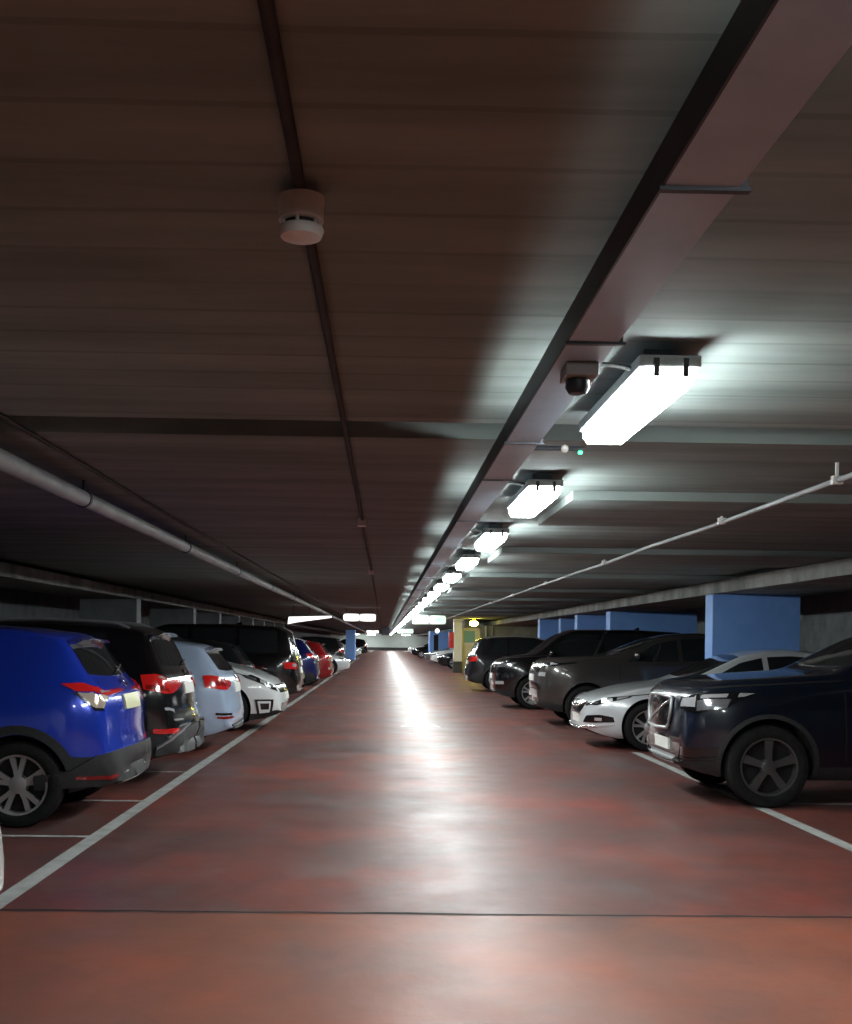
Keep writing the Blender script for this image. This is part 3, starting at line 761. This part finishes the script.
    if s.__dict__.get('spoiler'):
        x0, z0, wdt, ln = s.spoiler
        bmp = bmesh.new(); n = 9
        A = []
        for i in range(n):
            k = -1 + 2 * i / (n - 1); y = k * wdt; dz = -.03 * abs(k) ** 2.5
            A.append([bmp.verts.new((x0 + a, y, z0 + dz + b - .02)) for a, b in ((-.2, .0), (ln * (1 - .2 * k * k), -.03), (ln * (1 - .2 * k * k) - .012, -.042), (-.14, -.06))])
        for a, c in zip(A, A[1:]):
            for k in range(4): bmp.faces.new((a[k], a[(k + 1) % 4], c[(k + 1) % 4], c[k]))
        bmp.faces.new(A[0]); bmp.faces.new(A[-1])
        obj('roof_spoiler', bmp, M[paint], root, smooth=40)
    for d in dec: d(s, root)
    # place: local x runs 0..L; shift children by using a delta on the root
    off = -x_local_end(s, end)
    ca = facing
    root.rotation_euler = (0, 0, (0 if facing > 0 else PI) + ang)
    rot = Matrix.Rotation(root.rotation_euler[2], 3, 'Z')
    # root origin at the centre of the footprint
    for ch in [k for k in bpy.data.objects if k.parent == root]: ch.location.x -= s.L / 2
    e_local = Vector(((0 if end == 'f' else s.L) - s.L / 2, 0, 0))
    root.location = Vector((x_end, yc, 0)) - rot @ e_local
    return root
def x_local_end(s, end): return 0 if end == 'f' else s.L

# decoration helpers -------------------------------------------------
def lamp(name, m, end, top, bot, off=.008, nu=14, nv=5, both=True, label=None):
    def f(s, root):
        for sd in ((-1, 1) if both else (-1,)):
            s.patch(name, M[m], [[s.P(end, p, z, sd) for p, z in top], [s.P(end, p, z, sd) for p, z in bot]], root, 'near', off, nu, nv, label)
    return f
def face(name, m, end, rows, off=.008, nu=15, nv=4, label=None):
    """rows of (y,z) points on the end face"""
    def f(s, root):
        s.patch(name, M[m], [[Vector((0 if end == 'f' else s.L, y, z)) for y, z in r] for r in rows], root, end, off, nu, nv, label)
    return f
def plate(end, z, m='plate', off=.016):
    return lambda s, root: s.plate(end, z, root, M[m], off=off)
def framebar(name, m, end, pts, r=.014, off=.012):
    def f(s, root):
        P = []
        for y, z in resample([(y, z, 0) for y, z in pts], 40) and [(q.x, q.y) for q in resample([(y, z, 0) for y, z in pts], 40)]:
            l, nn = s.proj(Vector((0 if end == 'f' else s.L, y, z)), end); P.append(l + nn * off)
        bm = bmesh.new(); tube(bm, P, r, 8); obj(name, bm, M[m], root, smooth=60)
    return f
def pipe_tail(y, z, r=.035):
    def f(s, root):
        bm = bmesh.new(); lathe(bm, [(r, -.12), (r, .03), (r * .8, .03), (r * .8, -.1)], 16, 'z')
        o = obj('exhaust_pipe', bm, M['chrome'], root, smooth=40); o.rotation_euler = (0, PI / 2, 0); o.location = (s.L - .03, y, z)
    return f
def badge(end, z, r=.045):
    def f(s, root):
        l, nn = s.proj(Vector((0 if end == 'f' else s.L, 0, z)), end)
        bm = bmesh.new(); lathe(bm, [(r, 0), (r, .012), (r * .7, .014), (r * .65, .008), (.002, .008)], 20)
        o = obj('badge', bm, M['chrome'], root, smooth=40); o.location = l; o.rotation_euler = nn.to_track_quat('Z', 'Y').to_euler()
    return f
def wiper(z0, z1):
    def f(s, root):
        P = []
        for k in range(8):
            t = k / 7; l, nn = s.proj(Vector((s.L, lerp(0, .38, t), lerp(z0, z1, t))), 'r'); P.append(l + nn * .025)
        bm = bmesh.new(); tube(bm, P, .009, 6); obj('rear_wiper', bm, M['black_plastic'], root)
    return f

# ---- body types
SUV_S = dict(L=4.3, W=1.78, H=1.6, fo=.94, wb=2.61, wr=.335, gc=.24, bz=(.93, 1.13), roofr=.69, clad=4, ring=.075, cr=.24, crx=.62, rimspokes=5,
    prof=[(0, .66), (.03, .82), (.13, .93), (.5, 1.0), (1.05, 1.07), (1.2, 1.1), (1.95, 1.50), (2.35, 1.585), (2.9, 1.6), (3.4, 1.575), (3.78, 1.53), (3.86, 1.47), (4.11, 1.15), (4.21, 1.07), (4.245, .98), (4.26, .80), (4.265, .66), (4.28, .63), (4.3, .58), (4.3, .50)],
    wins=[(1.35, 2.2, .42, 0), (2.28, 3.15, .0, -.06), ], ws=(.60, .70, 1.5, 1.14), rw=(.53, .60, 1.49, 1.17), mirror=(1.55, 1.08), smooth=7,
    seams=[[(1.3, .35), (1.28, .95)], [(2.24, .3), (2.24, 1.1)], [(2.98, .62), (3.12, 1.1)]], handles=[(2.05, .98), (2.9, 1.0)], spoiler=(3.86, 1.535, .52, .07), belt_kick=.0)
SUV_M = dict(L=4.5, W=1.85, H=1.68, fo=.9, wb=2.68, wr=.355, gc=.23, bz=(1.0, 1.14), roofr=.70, clad=4, ring=.07, cr=.2, crx=.5, cf=.26,
    prof=[(0, .74), (.03, .92), (.14, 1.02), (.5, 1.08), (1.1, 1.14), (1.25, 1.18), (2.0, 1.57), (2.4, 1.66), (3., 1.68), (3.7, 1.645), (4.05, 1.60), (4.13, 1.53), (4.33, 1.17), (4.39, 1.10), (4.42, .95), (4.44, .72), (4.48, .68), (4.5, .62), (4.5, .5)],
    wins=[(1.4, 2.25, .45, 0), (2.33, 3.2, 0, 0), (3.28, 3.8, 0, -.12)], ws=(.62, .73, 1.57, 1.22), rw=(.56, .64, 1.54, 1.19), mirror=(1.6, 1.14), rails=(2.2, 3.9), smooth=7,
    seams=[[(1.35, .4), (1.33, 1.0)], [(2.29, .35), (2.29, 1.1)], [(3.1, .7), (3.25, 1.12)]], handles=[(2.1, 1.02), (3.0, 1.04)], spoiler=(4.13, 1.605, .55, .07))
HATCH = dict(L=4.35, W=1.8, H=1.5, fo=.9, wb=2.63, wr=.32, gc=.2, bz=(.9, 1.04), roofr=.69, clad=0, cr=.22, crx=.52, flare=.014,
    prof=[(0, .6), (.04, .76), (.15, .84), (.6, .92), (1.15, 1.0), (1.25, 1.03), (2., 1.40), (2.4, 1.48), (2.85, 1.5), (3.5, 1.465), (3.88, 1.41), (3.95, 1.35), (4.2, 1.06), (4.26, .99), (4.29, .85), (4.31, .66), (4.34, .62), (4.35, .55), (4.35, .42)],
    wins=[(1.42, 2.22, .45, 0), (2.3, 3.1, 0, 0), (3.17, 3.55, 0, -.1)], ws=(.6, .7, 1.4, 1.06), rw=(.54, .62, 1.36, 1.06), mirror=(1.6, 1.0), smooth=7,
    seams=[[(1.35, .3), (1.33, .92)], [(2.26, .3), (2.26, 1.0)], [(3., .6), (3.15, 1.0)]], handles=[(2.05, .9), (2.9, .93)], spoiler=(3.93, 1.42, .54, .09))
SUV_K = dict(L=4.75, W=1.88, H=1.69, fo=.92, wb=2.78, wr=.355, gc=.17, bz=(1.02, 1.16), roofr=.70, clad=3, cf=.27, cfx=.7,
    prof=[(0, .62), (.02, .86), (.10, .98), (.3, 1.05), (.9, 1.14), (1.25, 1.19), (2.05, 1.58), (2.5, 1.67), (3.2, 1.69), (4.0, 1.65), (4.35, 1.58), (4.6, 1.18), (4.7, .95), (4.75, .6), (4.75, .5)],
    wins=[(1.45, 2.35, .45, 0), (2.43, 3.35, 0, 0), (3.43, 4.0, 0, -.12)], ws=(.62, .74, 1.58, 1.23), rw=(.56, .64, 1.53, 1.2), mirror=(1.65, 1.16), rails=(2.3, 4.1), smooth=7,
    seams=[[(1.4, .35), (1.38, 1.02)], [(2.39, .3), (2.39, 1.12)], [(.14, .99), (.5, 1.0), (1.2, 1.1)]], handles=[(2.2, 1.03), (3.15, 1.05)])
SUV_XL = dict(L=4.95, W=1.96, H=1.77, fo=.8, wb=2.98, wr=.38, gc=.24, bz=(1.08, 1.2), roofr=.70, clad=3, ring=.045, cf=.24, cfx=.6, rimspokes=5, double=False, rimm='rim_dark', N=96,
    prof=[(0, .62), (.015, .95), (.05, 1.06), (.16, 1.13), (.5, 1.18), (1.0, 1.22), (1.5, 1.26), (2.15, 1.6), (2.5, 1.71), (3.1, 1.77), (4.2, 1.73), (4.6, 1.64), (4.84, 1.2), (4.92, .95), (4.95, .7), (4.95, .55)],
    wins=[(1.68, 2.6, .5, 0), (2.68, 3.65, 0, 0), (3.73, 4.45, 0, -.1)], ws=(.64, .76, 1.64, 1.3), rw=(.58, .66, 1.6, 1.24), mirror=(1.85, 1.22), rails=(2.4, 4.4), rail_m='black_plastic', mirror_m='navy', smooth=7,
    seams=[[(1.52, .4), (1.5, 1.1)], [(2.64, .35), (2.64, 1.15)], [(3.5, .8), (3.7, 1.15)], [(.1, 1.08), (.5, 1.12), (1.5, 1.18)]], handles=[(2.45, 1.06), (3.45, 1.08)])
SALOON = dict(L=4.9, W=1.86, H=1.46, fo=.9, wb=2.83, wr=.34, gc=.16, bz=(.86, .98), roofr=.68, clad=0, cf=.36, cfx=.85, rimspokes=5, N=96, flare=.02, rimm='rim',
    prof=[(0, .50), (.02, .62), (.08, .70), (.25, .77), (.7, .87), (1.25, .955), (1.42, .99), (2.25, 1.36), (2.6, 1.44), (3.0, 1.46), (3.7, 1.39), (4.3, 1.16), (4.7, 1.08), (4.84, 1.0), (4.88, .8), (4.9, .6), (4.9, .45)],
    wins=[(1.62, 2.55, .6, 0), (2.63, 3.45, 0, -.05), (3.5, 3.85, -.05, -.28)], ws=(.58, .7, 1.36, 1.03), rw=(.5, .6, 1.33, 1.14), mirror=(1.78, 1.0), mirror_m='silver', fin=3.6, smooth=7,
    seams=[[(1.45, .3), (1.42, .9)], [(2.6, .28), (2.6, .95)], [(3.4, .6), (3.5, .95)], [(.35, .74), (.9, .8), (1.42, .92)]], handles=[(2.4, .86), (3.3, .9)])
SUV_R = dict(L=4.8, W=1.95, H=1.72, fo=.88, wb=2.87, wr=.37, gc=.24, bz=(1.12, 1.2), roofr=.69, clad=3, cf=.30, cfx=.75, N=90,
    prof=[(0, .66), (.02, .98), (.08, 1.14), (.25, 1.22), (.9, 1.27), (1.4, 1.3), (2.15, 1.60), (2.55, 1.69), (3.0, 1.72), (4.1, 1.65), (4.5, 1.57), (4.68, 1.22), (4.75, 1.0), (4.8, .7), (4.8, .55)],
    wins=[(1.62, 2.55, .5, 0), (2.63, 3.55, 0, 0), (3.62, 4.3, 0, -.1)], ws=(.62, .75, 1.61, 1.33), rw=(.56, .64, 1.55, 1.24), mirror=(1.8, 1.28), fin=3.4, smooth=7,
    seams=[[(1.5, .4), (1.48, 1.12)], [(2.59, .35), (2.59, 1.17)], [(.3, 1.15), (.8, 1.18), (1.45, 1.24)]], handles=[(2.4, 1.08), (3.35, 1.1)])
VAN = dict(SUV_R, H=1.84, L=4.85, bz=(1.08, 1.18), roofr=.74, prof=[(0, .62), (.02, .92), (.1, 1.08), (.3, 1.17), (.95, 1.25), (1.0, 1.29), (1.5, 1.68), (1.85, 1.82), (3.2, 1.84), (4.3, 1.79), (4.6, 1.7), (4.76, 1.2), (4.82, .9), (4.85, .6), (4.85, .5)],
    ws=(.66, .76, 1.72, 1.32), rw=(.6, .66, 1.66, 1.24), mirror=(1.3, 1.26), wins=[(1.2, 2.4, .4, 0), (2.5, 3.45, 0, 0), (3.53, 4.4, 0, -.06)])

# ---- left row
T = [(.42, 1.165), (.2, 1.195), (.0, 1.19), (-.42, 1.165)]
build_car('car', SUV_S, 'blue compact SUV parked tail-out at the left edge with silver wheel and black lower bumper', -2.10, 9.5, 'r', 1, 'blue', [
    lamp('tail_light', 'tail', 'r', T, [(.42, 1.15), (.30, 1.08), (0, 1.085), (-.42, 1.095)], .014, 24),
    lamp('tail_lens_and_glint', 'tail_clear', 'r', [(.31, 1.07), (.14, 1.075), (-.02, 1.08)], [(.17, .95), (.12, .93), (.05, .945)], .012, 12),
    lamp('tail_facet_and_glint', 'bulb', 'r', [(.04, 1.17), (-.10, 1.165)], [(.03, 1.135), (-.1, 1.135)], .019, 6, 3),  # pale patch paints a highlight into the tail light
    lamp('tail_light_frame', 'gloss_black', 'r', [(.33, 1.075), (.15, .925), (.05, .925)], [(.29, 1.075), (.16, .945), (.05, .945)], .013, 12, 3),
    lamp('rear_bumper', 'black_plastic', 'r', [(.62, .40), (.35, .44), (.15, .56), (-.05, .60), (-.655, .60)], [(.62, .27), (.3, .29), (-.05, .31), (-.655, .33)], .035, 26, 6), plate('r', .96, 'plate_y'), badge('r', 1.11), wiper(1.19, 1.24),
    lamp('bumper_reflector', 'tail_dark', 'r', [(.3, .40), (-.0, .41)], [(.3, .37), (0, .38)], .042),
    face('bumper_lower_trim', 'silver_trim', 'r', [[(-.45, .38), (.45, .38)], [(-.4, .33), (.4, .33)]], .042)])
build_car('car', SUV_M, 'black SUV parked tail-out between the blue SUV and the ice blue hatchback', -2.03, 12.0, 'r', 1, 'black', [
    lamp('tail_light', 'tail', 'r', [(.42, 1.14), (.2, 1.16), (.05, 1.15), (-.32, 1.10)], [(.38, .98), (.15, .94), (.0, .95), (-.3, 1.02)], .014, 22),
    face('tail_bar', 'chrome', 'r', [[(-.75, 1.085), (.75, 1.085)], [(-.75, 1.065), (.75, 1.065)]], .018),
    plate('r', .97), badge('r', 1.12), wiper(1.2, 1.25),
    lamp('bumper_reflector', 'tail', 'r', [(.28, .58), (-.05, .575)], [(.28, .53), (-.05, .53)], .012),
    lamp('rear_bumper', 'bumper_grey', 'r', [(.25, .36), (.05, .50), (-.12, .57), (-.65, .60)], [(.25, .28), (.05, .28), (-.12, .29), (-.65, .31)], .04, 24, 6),
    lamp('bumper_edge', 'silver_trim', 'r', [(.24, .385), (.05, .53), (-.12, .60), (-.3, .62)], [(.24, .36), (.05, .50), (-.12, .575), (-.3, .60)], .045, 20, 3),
    lamp('tail_lens_and_glint', 'tail_dark', 'r', [(.36, 1.03), (.05, 1.0)], [(.36, .985), (.05, .96)], .018, 10, 3), lamp('tail_lens_and_glint', 'bulb', 'r', [(.22, 1.13), (.08, 1.125)], [(.2, 1.105), (.08, 1.10)], .018, 6, 3),  # dark strip is deeper red; pale one is a painted reflection
    lamp('painted_glint', 'bulb', 'r', [(.16, .80), (.0, .79)], [(.16, .77), (.0, .765)], .01, 6, 3), lamp('painted_glint', 'bulb', 'r', [(.02, .70), (-.2, .69)], [(.02, .675), (-.2, .67)], .01, 6, 3)])  # glossy points on the black bodywork painted in as pale strips
build_car('car', HATCH, 'ice blue hatchback parked tail-out behind the black SUV with bright red tail light', -1.95, 15.2, 'r', 1, 'ice', [
    lamp('tail_light', 'tail', 'r', [(.40, 1.03), (.2, 1.04), (.02, 1.02), (-.2, .97)], [(.36, .86), (.15, .84), (0, .84), (-.18, .9)], .014, 20),
    lamp('tail_facet_and_glint', 'tail_dark', 'r', [(.3, .94), (.0, .93)], [(.28, .89), (.0, .88)], .018, 10, 3), lamp('tail_facet_and_glint', 'bulb', 'r', [(.12, 1.0), (.02, .99)], [(.12, .96), (.02, .95)], .018, 6, 3),  # deep red division, then a highlight painted as a pale patch
    plate('r', .84), badge('r', .98), wiper(1.08, 1.12),
    lamp('bumper_reflector', 'tail_dark', 'r', [(.2, .48), (-.1, .48)], [(.2, .45), (-.1, .45)], .01),
    lamp('bumper_vent', 'gloss_black', 'r', [(.22, .53), (-.05, .52)], [(.22, .5), (-.05, .495)], .009),
    face('bumper_lower_trim', 'black_plastic', 'r', [[(-.5, .36), (.5, .36)], [(-.45, .29), (.45, .29)]], .012)])

SUV_K['prof'] = [(0, .46), (.02, .62), (.07, .74), (.2, .85), (.55, .98), (1.0, 1.08), (1.2, 1.13)] + SUV_K['prof'][6:]
SUV_K['bz'] = (.96, 1.14); SUV_K['seams'][2] = [(.3, .82), (.6, .9), (1.2, 1.05)]
build_car('car', SUV_K, 'white SUV parked nose-out on the left with black grille and framed fog light', -1.63, 18.8, 'f', -1, 'white', [
    lamp('headlight', 'gloss_black', 'f', [(.68, .945), (.4, .90), (.15, .82), (.02, .755)], [(.60, .88), (.38, .80), (.15, .70), (.02, .67)], .010, 20),
    lamp('headlight_lens', 'lens', 'f', [(.62, .93), (.42, .885)], [(.58, .89), (.42, .83)], .014, 8),
    lamp('headlight_lens', 'bulb', 'f', [(.36, .87), (.26, .845)], [(.36, .80), (.26, .77)], .014, 8),
    lamp('headlight_lens', 'lens', 'f', [(.2, .825), (.08, .77)], [(.2, .74), (.08, .705)], .014, 8),
    face('grille', 'gloss_black', 'f', [[(-.62, .73), (.62, .73)], [(-.56, .62), (.56, .62)]], .012),
    face('grille_frame', 'chrome', 'f', [[(-.64, .755), (.64, .755)], [(-.64, .735), (.64, .735)]], .014),
    lamp('fog_light_frame', 'gloss_black', 'f', [(.46, .52), (.14, .52)], [(.40, .24), (.16, .25)], .012, 12),
    lamp('fog_light', 'white', 'f', [(.41, .49), (.19, .49)], [(.37, .28), (.2, .28)], .018, 10),
    lamp('fog_light_lens', 'gloss_black', 'f', [(.37, .455), (.22, .455)], [(.35, .35), (.22, .35)], .023, 8),
    face('lower_intake', 'gloss_black', 'f', [[(-.5, .45), (.5, .45)], [(-.45, .28), (.45, .28)]], .01),
    plate('f', .56), badge('f', .79)])
tailA = lambda z: [lamp('tail_light', 'tail', 'r', [(.35, z + .08), (0, z + .08), (-.2, z + .05)], [(.3, z - .06), (0, z - .07), (-.18, z - .04)], .012, 14), plate('r', z - .1)]
headA = lambda z: [lamp('headlight', 'lens', 'f', [(.5, z + .06), (.2, z + .05), (-.05, z + .0)], [(.42, z), (.2, z - .05), (-.05, z - .08)], .012, 12),
    face('grille', 'gloss_black', 'f', [[(-.45, z), (.45, z)], [(-.4, z - .2), (.4, z - .2)]], .01), plate('f', z - .28)]
lens_glints = lambda z: [lamp('tail_lens_and_glint', 'bulb', 'r', [(.12, z), (-.05, z)], [(.12, z - .07), (-.05, z - .07)], .018, 6)]  # pale patches for white lamp parts and painted highlights
build_car('car', HATCH, 'dark hatchback half hidden behind the white SUV bonnet on the left', -2.5, 21.8, 'r', 1, 'charcoal', tailA(.95))
build_car('car', VAN, 'tall black SUV parked tail-out beyond the white SUV on the left', -1.84, 24.9, 'r', 1, 'black', tailA(.92) + lens_glints(.98))
build_car('car', SUV_M, 'black car squeezed between the tall black SUV and the dark blue car on the left', -2.05, 28.5, 'r', 1, 'charcoal', tailA(1.0) + lens_glints(.7), detail=1)
build_car('car', SUV_S, 'dark blue hatchback parked tail-out far along the left row', -1.87, 32.4, 'r', 1, 'dark_blue', tailA(1.05) + lens_glints(.9), detail=1)
build_car('car', HATCH, 'small red car parked far along the left row', -1.68, 37., 'r', 1, 'red_car', tailA(.95) + lens_glints(.9) + lens_glints(.6), detail=1)
build_car('car', SALOON, 'silver car nose-out far along the left row, past the red car', -1.45, 48., 'f', -1, 'silver', headA(.72), detail=1)
build_car('car', HATCH, 'white car at the left picture edge, only a sliver showing', -1.70, 4.5, 'r', 1, 'white', tailA(.95))

# ---- right row
build_car('car', SUV_XL, 'navy blue SUV parked nose-out at the right edge with upright chrome-framed grille', 2.77, 11.05, 'f', 1, 'navy', [
    lamp('headlight', 'gloss_black', 'f', [(.66, 1.075), (.4, 1.09), (.12, 1.075), (-.12, 1.03)], [(.52, 1.00), (.4, .92), (.12, .87), (-.1, .90)], .010, 22),
    lamp('headlight_lens', 'bulb', 'f', [(.66, 1.07), (.52, 1.075)], [(.56, 1.035), (.5, 1.03)], .014, 6),
    lamp('headlight_lens', 'bulb', 'f', [(.42, 1.07), (.15, 1.06)], [(.40, 1.03), (.15, 1.02)], .015, 8),
    lamp('headlight_lens', 'lens', 'f', [(.44, 1.01), (.12, 1.0)], [(.40, .92), (.12, .89)], .014, 10),
    lamp('headlight_lens', 'bulb', 'f', [(.10, 1.04), (-.08, 1.015)], [(.10, .93), (-.08, .92)], .014, 8),
    face('grille', 'gloss_black', 'f', [[(-.40, .985), (0, 1.0), (.40, .985)], [(-.43, .86), (.43, .86)], [(-.37, .69), (.37, .69)]], .012, 15, 8),
    framebar('grille_frame', 'silver_trim', 'f', [(-.40, .985), (0, 1.0), (.40, .985), (.43, .86), (.37, .69), (0, .675), (-.37, .69), (-.43, .86), (-.40, .985)], .016, .018),
    framebar('grille_bar', 'chrome', 'f', [(-.38, .965), (.36, .705)], .010, .02), badge('f', .83, .062),
    plate('f', .53, off=.03),
    face('lower_intake', 'gloss_black', 'f', [[(-.62, .56), (.62, .56)], [(-.55, .40), (.55, .40)]], .008),
    lamp('side_intake', 'gloss_black', 'f', [(.34, .56), (-.1, .53)], [(.34, .47), (-.1, .45)], .008),
    lamp('intake_trim', 'gloss_black', 'f', [(.36, .46), (-.1, .44)], [(.36, .445), (-.1, .42)], .012, 12, 3),
    face('skid_plate', 'silver_trim', 'f', [[(-.5, .43), (.5, .43)], [(-.4, .36), (.4, .36)]], .012)])
build_car('car', SALOON, 'silver saloon parked nose-out on the right between the navy SUV and the bronze SUV', 2.82, 16.2, 'f', 1, 'silver', [
    lamp('headlight', 'gloss_black', 'f', [(.68, .805), (.45, .78), (.15, .735), (.0, .70)], [(.62, .765), (.45, .715), (.15, .645), (.0, .645)], .010, 20),
    lamp('headlight_lens', 'bulb', 'f', [(.62, .79), (.44, .765)], [(.58, .765), (.44, .725)], .014, 8),
    lamp('headlight_lens', 'bulb', 'f', [(.38, .76), (.22, .735)], [(.38, .705), (.22, .68)], .014, 8),
    lamp('headlight_lens', 'lens', 'f', [(.17, .72), (.03, .69)], [(.17, .67), (.03, .66)], .014, 8),
    face('grille', 'gloss_black', 'f', [[(-.5, .665), (0, .68), (.5, .665)], [(-.44, .55), (.44, .55)], [(-.3, .47), (.3, .47)]], .010, 15, 6),
    framebar('grille_wing', 'chrome', 'f', [(-.52, .66), (-.25, .60), (0, .585), (.25, .60), (.52, .66)], .012, .016), badge('f', .60, .055),
    plate('f', .42, off=.02),
    lamp('fog_light_frame', 'gloss_black', 'f', [(.40, .47), (.22, .50), (.02, .48)], [(.42, .40), (.2, .385), (.0, .38)], .009, 14),
    lamp('fog_light', 'bulb', 'f', [(.24, .455), (.14, .455)], [(.24, .41), (.14, .41)], .014, 6),
    framebar('lower_lip', 'chrome', 'f', [(-.72, .34), (-.4, .30), (0, .29), (.4, .30), (.72, .34)], .013, .012),
    lamp('lip_trim', 'bulb', 'f', [(.42, .375), (.2, .335), (-.1, .315)], [(.42, .355), (.2, .305), (-.1, .285)], .012, 14, 3)])
build_car('car', SUV_R, 'bronze grey SUV parked nose-out on the right beyond the silver saloon', 2.76, 20.6, 'f', 1, 'bronze', [
    lamp('headlight', 'gloss_black', 'f', [(.72, 1.235), (.4, 1.225), (.1, 1.20), (-.1, 1.18)], [(.62, 1.16), (.4, 1.12), (.1, 1.08), (-.1, 1.09)], .010, 20),
    lamp('headlight_lens', 'bulb', 'f', [(.34, 1.21), (.20, 1.20)], [(.34, 1.14), (.20, 1.125)], .015, 6),
    lamp('headlight_lens', 'bulb', 'f', [(.12, 1.195), (-.08, 1.18)], [(.12, 1.15), (-.08, 1.14)], .015, 6),
    face('grille', 'gloss_black', 'f', [[(-.62, 1.12), (.62, 1.12)], [(-.58, .96), (.58, .96)]], .010),
    lamp('side_vent', 'bulb', 'f', [(.52, 1.02), (.44, 1.06)], [(.54, 1.0), (.46, 1.035)], .012, 6, 3),
    lamp('fog_light', 'bulb', 'f', [(.12, .98), (-.04, .98)], [(.12, .90), (-.04, .90)], .012, 6),
    face('lower_intake', 'gloss_black', 'f', [[(-.75, .78), (.75, .78)], [(-.6, .5), (.6, .5)]], .008),
    plate('f', .86)])
build_car('car', VAN, 'tall black SUV parked nose-out on the right beyond the bronze SUV', 2.5, 25.7, 'f', 1, 'black',
    headA(1.0) + [lamp('fog_light', 'bulb', 'f', [(.2, .62), (0, .62)], [(.2, .55), (0, .55)], .012, 6)])
build_car('car', SUV_M, 'dark estate car parked tail-out near the cream lobby door with one red tail light', 2.5, 34., 'r', -1, 'charcoal', tailA(.98) + lens_glints(1.16))
# ---- far cars
far = 'small far parked car near the end of the hall'
for k, (spec, x, y, e, f, p, l) in enumerate([
    (SALOON, 2.95, 61., 'f', 1, 'charcoal', 'dark car with bright headlights parked just beyond the white lobby pillar'),
    (HATCH, 2.9, 69., 'f', 1, 'white', 'small white car parked in front of the far blue block on the right'),
    (SALOON, 2.8, 76., 'f', 1, 'grey_car', 'small grey car beside the white car near the far blue block'),
    (HATCH, 2.5, 101., 'f', 1, 'black', 'small dark car far down the right row beyond the blue block'),
    (SALOON, 2.7, 126., 'f', 1, 'white', 'tiny white car at the far end on the right below the end wall'),
    (SUV_M, -1.9, 55., 'r', 1, 'charcoal', 'dark car just beyond the silver nose-out car far along the left row'),
    (HATCH, -1.9, 95., 'f', -1, 'white', 'tiny white car beyond the narrow blue block on the left'),
    (SUV_M, -1.6, 110., 'r', 1, 'black', 'tiny dark car at the far end of the left row')]):
    build_car('car', spec, l, x, y, e, f, p, headA(.72) if e == 'f' else tailA(.98), detail=1)

# ------------------------------------------------------------------ camera, world, render look
F = 1100.; PPX, PPY = 402., 641.; YAW = math.atan((PPX - 384) / F); ROLL = math.radians(.75)
cam = bpy.data.cameras.new('camera'); co = bpy.data.objects.new('camera', cam); C.objects.link(co)
cam.sensor_fit = 'HORIZONTAL'; cam.sensor_width = 36; cam.lens = F / 852 * 36
cam.shift_x = (426 - PPX) / 852; cam.shift_y = (PPY - 512) / 852
cam.clip_end = 400; cam.clip_start = .05
co.location = (0, 0, 1.5)
co.matrix_world = Matrix.Translation((0, 0, 1.5)) @ Matrix.Rotation(-YAW, 4, 'Z') @ Matrix.Rotation(PI / 2, 4, 'X') @ Matrix.Rotation(ROLL, 4, 'Z')
SC.camera = co
w = bpy.data.worlds.new('world'); SC.world = w; w.use_nodes = True
w.node_tree.nodes['Background'].inputs[0].default_value = (.02, .022, .03, 1); w.node_tree.nodes['Background'].inputs[1].default_value = .3
SC.view_settings.view_transform = 'Standard'; SC.view_settings.look = 'None'; SC.view_settings.exposure = 0.; SC.view_settings.gamma = 1.0
SC.cycles.use_denoising = True
SC.cycles.max_bounces = 8; SC.cycles.diffuse_bounces = 4; SC.cycles.glossy_bounces = 4
SC.cycles.sample_clamp_indirect = 6.; SC.cycles.use_light_tree = True
SC.cycles.caustics_reflective = False; SC.cycles.caustics_refractive = False
